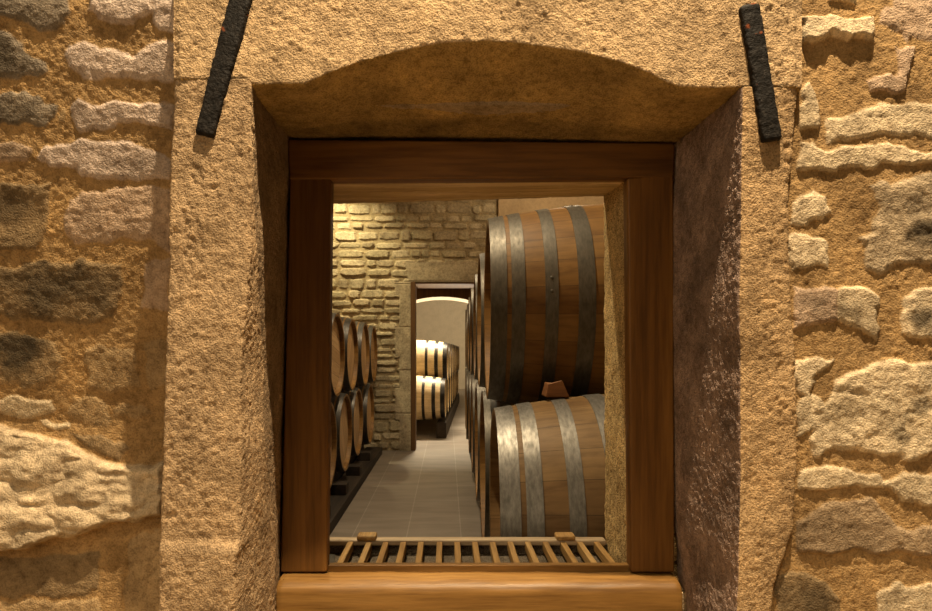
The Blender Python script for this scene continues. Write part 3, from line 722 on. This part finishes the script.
LU = [3.42, 4.075, 4.73, 5.385, 6.04]; LL = [3.09, 3.75, 4.40, 5.06, 5.71]
lproto = None
for tier, ds, zc, ph in (('upper', LU, HC - .02, 1.1), ('lower', LL, HC - .588, 1.7)):
    for i, d in enumerate(ds):
        loc = (-.735 - BL/2 + rnd.uniform(-.01, .01), d, zc); rot = (i * ph + .3, 0, 0)
        lab = '%s barrel in the %s tier left of the aisle, counted from the doorway' % (ordn[len(ds) - 1 - i], tier)
        if lproto is None:
            lproto = make_barrel(RB, RH, BL, HO, M['stave_old'], M['head_old'], M['hoop_dark'], lab, G2); lproto.location = loc; lproto.rotation_euler = rot
        else: dup(lproto, loc, rot, lab, G2)
# rails under the stacks
def rail(label, x0, x1, y0, y1, h):
    tag(MB().box(x0, x1, y0, y1, 0, h).build('barrel_rail', M['timber'], None, .006), label, 'rail', 'timber rails under the barrel stacks')
hr = HC - .428 - .3205; hl = HC - .588 - .3205
rail('dark timber rail under the right barrel stack, along the aisle', .23, .36, 1.25, 6.25, hr)
rail('dark timber rail under the right barrel stack, along the wall', .76, .89, 1.25, 6.25, hr)
rail('dark timber rail under the left barrel stack, along the aisle', -1.0, -.87, 2.7, 6.3, hl)
rail('dark timber rail under the left barrel stack, along the wall', -1.52, -1.39, 2.7, 6.2, hl)
# plinth beam and blocks along the foot of the left stack
rail('low dark timber beam on the floor along the foot of the left barrel stack', -.835, -.668, 2.7, 6.2, .07)
for i, d in enumerate((3.45, 4.10, 4.75, 5.40)):
    tag(MB().box(-.80, -.69, d, d + .12, .07, .145).build('timber_block', M['timber'], None, .006), '%s dark timber block from the window at the foot of the left stack' % ordn[i], 'block', 'timber blocks by the left stack')
# chock between the two nearest barrels
ck = MB(); c0 = np.array((.282, 1.545, HC - .428 + .3125))
ck.hexa([c0 + np.array(q) for q in ((-.03, -.012, 0), (.032, -.012, .0), (.032, .06, .0), (-.03, .06, .0), (-.024, -.008, .034), (.012, -.010, .044), (.030, .055, .030), (-.022, .055, .036))])
tag(ck.build('wooden_chock', M['chock'], None, .003), 'reddish wooden chock wedged between the two nearest barrels at the right', 'chock')
# pale barrels in the room beyond
G3 = 'pale barrels in the room beyond the doorway'
far = make_barrel(.281, .243, .84, [(.0, .055), (.115, .16), (.245, .28)], M['stave_new'], M['head_new'], M['hoop_black'], 'first pale barrel with black hoops in the upper tier beyond the doorway', G3)
ang = math.radians(-3.0)
def farpos(d, x, z):
    return (x + math.tan(-ang) * (d - 7.6) - .42, d, z)
far.location = farpos(7.9, -.005, .925); far.rotation_euler = (.5, 0, ang)
for i in range(1, 8):
    dup(far, farpos(7.9 + .66 * i, -.005, .925), (i * 1.4, 0, ang), '%s pale barrel from the doorway in the upper tier of the room beyond' % ordn[i], G3)
for i in range(8):
    dup(far, farpos(7.57 + .66 * i, -.015, .472), (i * 1.9 + .2, 0, ang), '%s pale barrel from the doorway in the lower tier of the room beyond' % ordn[i], G3)
tag(MB().hexa([(-.13, 7.3, 0), (-.01, 7.3, 0), (.26, 12.6, 0), (.14, 12.6, 0), (-.13, 7.3, .188), (-.01, 7.3, .188), (.26, 12.6, .188), (.14, 12.6, .188)]).build('barrel_rail', M['timber'], None, .006),
    'dark timber rail under the pale barrels beyond the doorway, along the aisle', 'rail', 'timber rails under the barrel stacks')
tag(MB().hexa([(-.75, 7.3, 0), (-.63, 7.3, 0), (-.36, 12.6, 0), (-.48, 12.6, 0), (-.75, 7.3, .188), (-.63, 7.3, .188), (-.36, 12.6, .188), (-.48, 12.6, .188)]).build('barrel_rail', M['timber'], None, .006),
    'dark timber rail under the pale barrels beyond the doorway, along their far ends', 'rail', 'timber rails under the barrel stacks')

# ------------------------------------------------------------------ lights
def lamp(name, typ, loc, power, color, aim=None, size=.03, angle=90, blend=1.0):
    l = bpy.data.lights.new(name, typ); l.energy = power; l.color = color
    if typ == 'AREA': l.size = size
    else: l.shadow_soft_size = size
    if typ == 'SPOT': l.spot_size = math.radians(angle); l.spot_blend = blend
    o = bpy.data.objects.new(name, l); o.location = loc
    if aim is not None: o.rotation_euler = (Vector(aim) - Vector(loc)).to_track_quat('-Z', 'Y').to_euler()
    return link(o)
WARM2 = (1, .785, .50); NEUT = (1, .81, .53)
lamp('wall_washer', 'SPOT', (.29, .25, 3.35), 560, WARM2, (.0, .80, .65), .02, 78, .8)
lamp('bounce_fill', 'SPOT', (-.2, -.9, 3.2), 120, WARM2, (-.1, -.6, 0), .15, 75, .5)  # added light, aimed at the front floor for its upward bounce
lamp('room_fill', 'AREA', (-1.5, -1.3, 1.9), 13, WARM2, (.2, .85, 1.0), 1.2)
lamp('cellar_aisle_spot', 'SPOT', (-.30, 1.62, 2.95), 150, NEUT, (.25, 1.6, .8), .04, 110, .7)
lamp('cellar_mid_spot', 'SPOT', (-.25, 4.2, 3.0), 130, NEUT, (-.3, 4.3, 0), .05, 120, .8)
lamp('end_wall_spot', 'SPOT', (-1.25, 5.75, 3.0), 150, (1, .84, .48), (-1.2, 6.3, 1.4), .03, 110, .9)
lamp('pier_fill', 'POINT', (1.0, 5.0, 2.8), 30, NEUT, None, .08)  # added fill that brightens the plaster beside the end wall
lamp('far_room_light', 'AREA', (-.15, 8.0, 2.5), 165, (1, .86, .62), (-.15, 7.9, 0), .5)
lamp('far_end_fill', 'SPOT', (.9, 13.2, 2.5), 260, (1, .86, .62), (-.1, 17, 1.9), .05, 120, .8)  # added fill to lift the end wall of the far room
lamp('arch_fill', 'SPOT', (.38, 7.75, .3), 260, (1, .9, .72), (.02, 7.1, 1.7), .03, 44, .5)  # added light from below, makes the underside of the arch bright
w = bpy.data.worlds.new('cellar_air'); S.world = w; w.use_nodes = True
bg = w.node_tree.nodes['Background']; bg.inputs[0].default_value = (1, .74, .45, 1); bg.inputs[1].default_value = .08

# ------------------------------------------------------------------ camera
cam = bpy.data.cameras.new('camera'); co = bpy.data.objects.new('camera', cam); link(co)
co.location = (0, 0, HC); co.rotation_euler = (PI / 2, 0, 0)
cam.sensor_fit = 'HORIZONTAL'; cam.sensor_width = 36; cam.lens = 36 * F / 932
cam.shift_x = (466 - VX) / 932; cam.shift_y = (VY - 305.5) / 932
cam.clip_start = .01
S.camera = co
vs_ = S.view_settings; vs_.view_transform = 'Standard'; vs_.look = 'None'; vs_.gamma = 1; vs_.exposure = 0; vs_.use_curve_mapping = False
